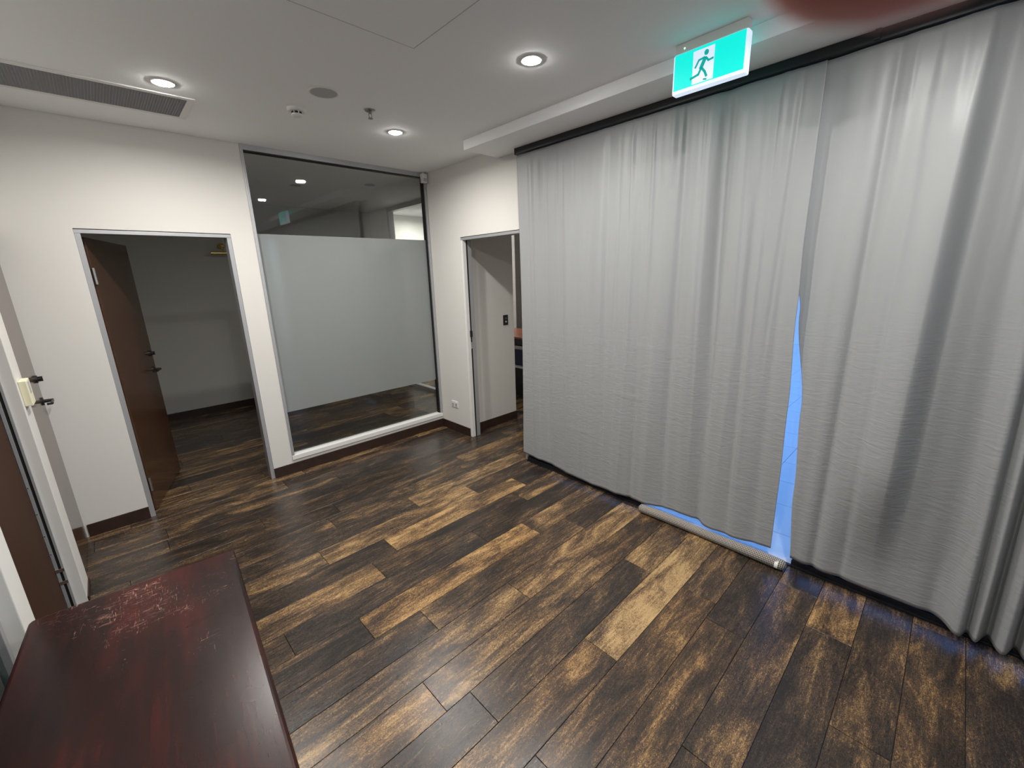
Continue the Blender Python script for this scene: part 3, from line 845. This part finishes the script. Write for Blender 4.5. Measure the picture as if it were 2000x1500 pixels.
def x_right(y, z):
    x = interp(-y, [3.47, 3.60], [-0.028, -0.066]) + x_common(y, z) * interp(-y, [3.45, 3.60], [0.0, 1.0])
    for c, w, a in ((-3.66, 0.035, 0.010), (-3.755, 0.04, 0.013), (-3.705, 0.018, -0.010), (-3.83, 0.02, -0.008)):
        x -= a * gauss(y, c, w)
    # one broad deep fold whose near side turns away from the lamps
    up = interp(z, [0.15, 0.8, 2.2, 2.6], [0.06, 1.0, 0.8, 0.35])
    x -= 0.115 * up * interp(-y, [3.70, 3.945, 4.035, 4.10], [0.0, 1.0, 0.12, 0.0])
    # bunched pleats towards the stack
    pl = interp(z, [0.1, 0.9, 1.6, 2.6], [1.0, 0.85, 0.6, 0.35])
    for c, w, a in ((-4.285, 0.036, 0.062), (-4.345, 0.016, 0.050), (-4.425, 0.026, 0.066), (-4.51, 0.028, 0.068), (-4.60, 0.03, 0.06), (-4.70, 0.03, 0.06), (-4.80, 0.03, 0.06)):
        sh = 0.10 * interp(z, [0.0, 2.66], [0.0, 1.0]) * 0.6
        x -= a * pl * gauss(y, c + sh, w * (1 + 0.25 * z / 2.66))
    for c, w, a in ((-4.19, 0.03, 0.010), (-4.316, 0.012, 0.030), (-4.385, 0.014, 0.04), (-4.468, 0.014, 0.04)):
        x += a * pl * gauss(y, c + 0.06 * z / 2.66, w)
    for zc, a, ph in ((1.22, 0.0020, 0.4), (0.62, 0.0022, 1.9), (0.30, 0.0022, 0.2)):
        zz = zc + 0.015 * math.sin(3.1 * y + ph)
        x -= 0.7 * a * max(0.0, math.sin(y * 4.3 + ph * 5) * 0.6 + math.sin(y * 11 + ph * 3) * 0.5) * max(0.0, 1 - abs(z - zz) / 0.014)
    return x
def y_right(u, z):
    st = interp(z, [0.0, 0.5, 0.97, 1.5, 1.75, 2.66], [-3.600, -3.566, -3.540, -3.466, -3.415, -3.415])
    return st + (-4.95 - st) * u
cloth('curtain', 460, 120, y_right, x_right,
      lambda y: interp(-y, [3.59, 4.19, 4.30, 4.5, 5.0], [0.078, 0.072, 0.050, 0.050, 0.050]), 2.646,
      'grey curtain panel gathering into deep folds at the right edge')

# rolled draught stopper on the floor under the curtain gap
def tube_uv(name, pts, r, n, mat, parent):
    me = bpy.data.meshes.new(name)
    V, F, UV = [], [], []
    acc = 0.0
    P = [Vector(p) for p in pts]
    for i, p in enumerate(P):
        t = (P[min(i + 1, len(P) - 1)] - P[max(i - 1, 0)]).normalized()
        s = t.cross(Vector((0, 0, 1))).normalized(); u = s.cross(t)
        rr = r[i]
        for q in range(n):
            a = 2 * math.pi * q / n
            V.append(p + s * rr * math.cos(a) + u * rr * math.sin(a))
    for i in range(len(P) - 1):
        d = (P[i + 1] - P[i]).length
        for q in range(n):
            F.append((i * n + q, i * n + (q + 1) % n, (i + 1) * n + (q + 1) % n, (i + 1) * n + q))
            k = 2 * math.pi * 0.027 / n / 0.0062
            UV += [(acc / 0.0062, q * k), (acc / 0.0062, (q + 1) * k), ((acc + d) / 0.0062, (q + 1) * k), ((acc + d) / 0.0062, q * k)]
        acc += d
    c0 = tuple(range(n)); c1 = tuple(len(P) * n - n + q for q in range(n))
    F += [c0[::-1], c1]; UV += [(math.cos(q), math.sin(q)) for q in range(n)] * 2
    me.from_pydata([tuple(v) for v in V], [], F)
    l = me.uv_layers.new(name='UVMap')
    for i, uvv in enumerate(UV): l.data[i].uv = uvv
    me.materials.append(M[mat])
    for p in me.polygons: p.use_smooth = len(p.vertices) == 4
    o = bpy.data.objects.new(name, me); COL.objects.link(o)
    o.parent = parent; o.matrix_parent_inverse = Matrix.Translation(parent.location).inverted()
    return o
t = thing('draught_stopper', (-0.098, -3.11, 0.0), 'rolled grey woven draught stopper on the floor under the curtain gap', 'draught stopper')
nr = 60
pts, rad = [], []
for i in range(nr + 1):
    u = i / nr
    y = -2.645 - 0.945 * u
    rr = 0.0305 + 0.002 * math.sin(u * 9) 
    e = min(u, 1 - u) * 0.945
    if e < 0.012: rr *= 0.55 + 0.45 * math.sqrt(max(0, 1 - (1 - e / 0.012) ** 2))
    pts.append((-0.098 + 0.004 * math.sin(u * 5.0), y, max(rr, 0.0285) + 0.0005)); rad.append(rr)
tube_uv('woven_roll', pts, rad, 24, 'weave', t)
bm = bmesh.new()
for s, (a0, a1) in enumerate(((100, 205),)):
    prev = None
    for q in range(9):
        a = math.radians(a0 + (a1 - a0) * q / 8)
        cx, cz = -0.102 + 0.0330 * math.cos(a), 0.0310 + 0.0330 * math.sin(a)
        v0, v1 = bm.verts.new((cx, -3.538, cz)), bm.verts.new((cx, -3.556, cz))
        if prev: bm.faces.new((prev[0], prev[1], v1, v0))
        prev = (v0, v1)
o = make('cloth_tag', bm, 'tag', t)
s_ = o.modifiers.new('thickness', 'SOLIDIFY'); s_.thickness = 0.001

# ================================================================== DESK IN THE FOREGROUND
DA = math.radians(-4.5)
desk = thing('desk', (-2.825, -2.945, 0), 'dark red mahogany desk with scratched top in the near left corner', 'desk')
desk.rotation_euler = (0, 0, DA)
# desk-local frame: origin under the middle of the top; half width 0.268, half length 0.70
def rounded_slab(hw, hl, z0, z1, r, prof):
    """slab with rounded corners and a moulded edge: prof = [(inset, z)]"""
    bm = bmesh.new(); rings = []
    for ins, z in prof:
        ring = []
        for cx, cy, a0 in ((hw - r, hl - r, 0), (-hw + r, hl - r, 90), (-hw + r, -hl + r, 180), (hw - r, -hl + r, 270)):
            for q in range(7):
                a = math.radians(a0 + 15 * q); ring.append(bm.verts.new((cx + (r - ins) * math.cos(a), cy + (r - ins) * math.sin(a), z)))
        rings.append(ring)
    n = len(rings[0])
    for a, b in zip(rings, rings[1:]):
        for q in range(n): bm.faces.new((a[q], a[(q + 1) % n], b[(q + 1) % n], b[q]))
    bm.faces.new(rings[0][::-1]); bm.faces.new(rings[-1])
    return bm
prof = [(0.012, 0.712), (0.004, 0.716), (0.0, 0.724), (0.0, 0.736)] + [(0.012 - 0.012 * math.cos(math.radians(a)), 0.738 + 0.012 * math.sin(math.radians(a))) for a in (15, 40, 65, 90)]
make('desk_top', rounded_slab(0.268, 0.700, 0, 0, 0.018, prof), 'mahogany', desk, (0, 0, 0), smooth=False)
boxes('side_panel', [(-0.235, 0.235, 0.635, 0.660, 0.0, 0.712)], 'mahogany', desk, 0.002, loc=(0, 0, 0))
boxes('side_panel', [(-0.235, 0.235, -0.660, -0.635, 0.0, 0.712)], 'mahogany', desk, 0.002, loc=(0, 0, 0))
boxes('modesty_panel', [(-0.225, -0.205, -0.635, 0.635, 0.25, 0.712)], 'mahogany', desk, 0.002, loc=(0, 0, 0))
boxes('apron', [(0.205, 0.225, -0.635, 0.635, 0.62, 0.712)], 'mahogany', desk, 0.002, loc=(0, 0, 0))

# ================================================================== THINGS BEYOND THE RIGHT DOORWAY
t = thing('counter_desk', (1.75, 0.45, 0), 'brown topped counter with black edge, glimpsed through the right doorway', 'counter')
boxes('counter_top', [(1.40, 2.10, -0.15, 1.15, 0.86, 0.885)], 'counter_top', t, 0.003)
boxes('edge_band', [(1.41, 2.09, -0.14, 1.14, 0.775, 0.86)], 'black', t, 0.002)
boxes('shelf', [(1.45, 2.06, -0.10, 1.10, 0.43, 0.455)], 'white', t, 0.002)
boxes('end_panel', [(1.42, 2.06, 1.08, 1.12, 0.0, 0.775)], 'black', t)
boxes('back_panel', [(2.02, 2.06, -0.10, 1.08, 0.0, 0.775)], 'black', t)
boxes('plinth', [(1.50, 2.02, -0.08, 1.08, 0.0, 0.43)], 'black', t)
bx = thing('storage_box', (1.72, 0.32, 0.455), 'navy storage box on the shelf under the brown counter', 'box')
boxes('box_body', [(1.50, 1.94, 0.08, 0.62, 0.455, 0.66)], 'navy', bx, 0.006)
boxes('box_lid', [(1.49, 1.95, 0.07, 0.63, 0.66, 0.685)], 'navy', bx, 0.004)
pp = tag(boxes('paper_stack', [(1.52, 1.80, 0.15, 0.40, 0.685, 0.735)], 'paper'), 'white paper stack on the navy box under the counter', 'paper')
struct('trim_2', [(2.42, 2.56, 1.18, 1.36, 0, H)], 'white', 'white post standing behind the brown counter', 'post')
struct('trim_3', [(2.62, 2.68, 0.55, 1.25, 0, H)], 'panel_grey', 'dark grey panel behind the brown counter', 'panel')

# ================================================================== THE PHOTOGRAPHER'S FINGER AT THE EDGE OF THE LENS
def cl(x, y, z): return CAM + R_CAM @ Vector((x, y, z))        # hand pose measured from where the phone is held
tip = Vector((0.0236, 0.0228, -0.0270))
chain = [tip, tip + Vector((0.000, 0.010, 0.003)), tip + Vector((0.002, 0.024, 0.014)), tip + Vector((0.005, 0.036, 0.032)), tip + Vector((0.012, 0.036, 0.056))]
kn = chain[-1]
wr = kn + Vector((0.060, -0.060, 0.075))
verts = [cl(*p) for p in chain]; rads = [0.0092, 0.0096, 0.0092, 0.0094, 0.0105]
edges = [(0, 1), (1, 2), (2, 3), (3, 4)]
palm = len(verts); verts.append(cl(*(kn + Vector((0.022, -0.022, 0.030))))); rads.append(0.022); edges.append((4, palm))
wri = len(verts); verts.append(cl(*wr)); rads.append(0.024); edges.append((palm, wri))
arm = len(verts); verts.append(cl(*(wr + Vector((0.10, -0.10, 0.14))))); rads.append(0.034); edges.append((wri, arm))
for q, (dy, ln) in enumerate(((-0.021, 1.0), (-0.041, 0.93), (-0.060, 0.75))):        # the other fingers, curled behind the phone
    b0 = kn + Vector((0.010 + 0.004 * q, dy, 0.010 + 0.004 * q)); last = palm
    for st, rr in ((Vector((0, 0, 0)), 0.0098), (Vector((-0.030 * ln, -0.004, 0.004)), 0.0088), (Vector((-0.050 * ln, -0.008, 0.014)), 0.008), (Vector((-0.062 * ln, -0.011, 0.026)), 0.007)):
        verts.append(cl(*(b0 + st))); rads.append(rr); edges.append((last, len(verts) - 1)); last = len(verts) - 1
last = palm
for st, rr in ((Vector((0.020, -0.060, 0.020)), 0.013), (Vector((0.000, -0.085, 0.016)), 0.010), (Vector((-0.022, -0.098, 0.022)), 0.0085)):   # thumb
    verts.append(cl(*(kn + st))); rads.append(rr); edges.append((last, len(verts) - 1)); last = len(verts) - 1
me = bpy.data.meshes.new('person'); me.from_pydata([tuple(v) for v in verts], edges, []); me.materials.append(M['skin'])
hand = bpy.data.objects.new('person', me); COL.objects.link(hand)
tag(hand, 'blurred red fingertip of the photographer at the top edge of the picture', 'person')
sk = hand.modifiers.new('skin', 'SKIN'); sk.use_smooth_shade = True
for i, v in enumerate(me.skin_vertices[0].data):
    v.radius = (rads[i], rads[i]); v.use_root = (i == palm)
sb = hand.modifiers.new('smooth', 'SUBSURF'); sb.levels = 2; sb.render_levels = 2
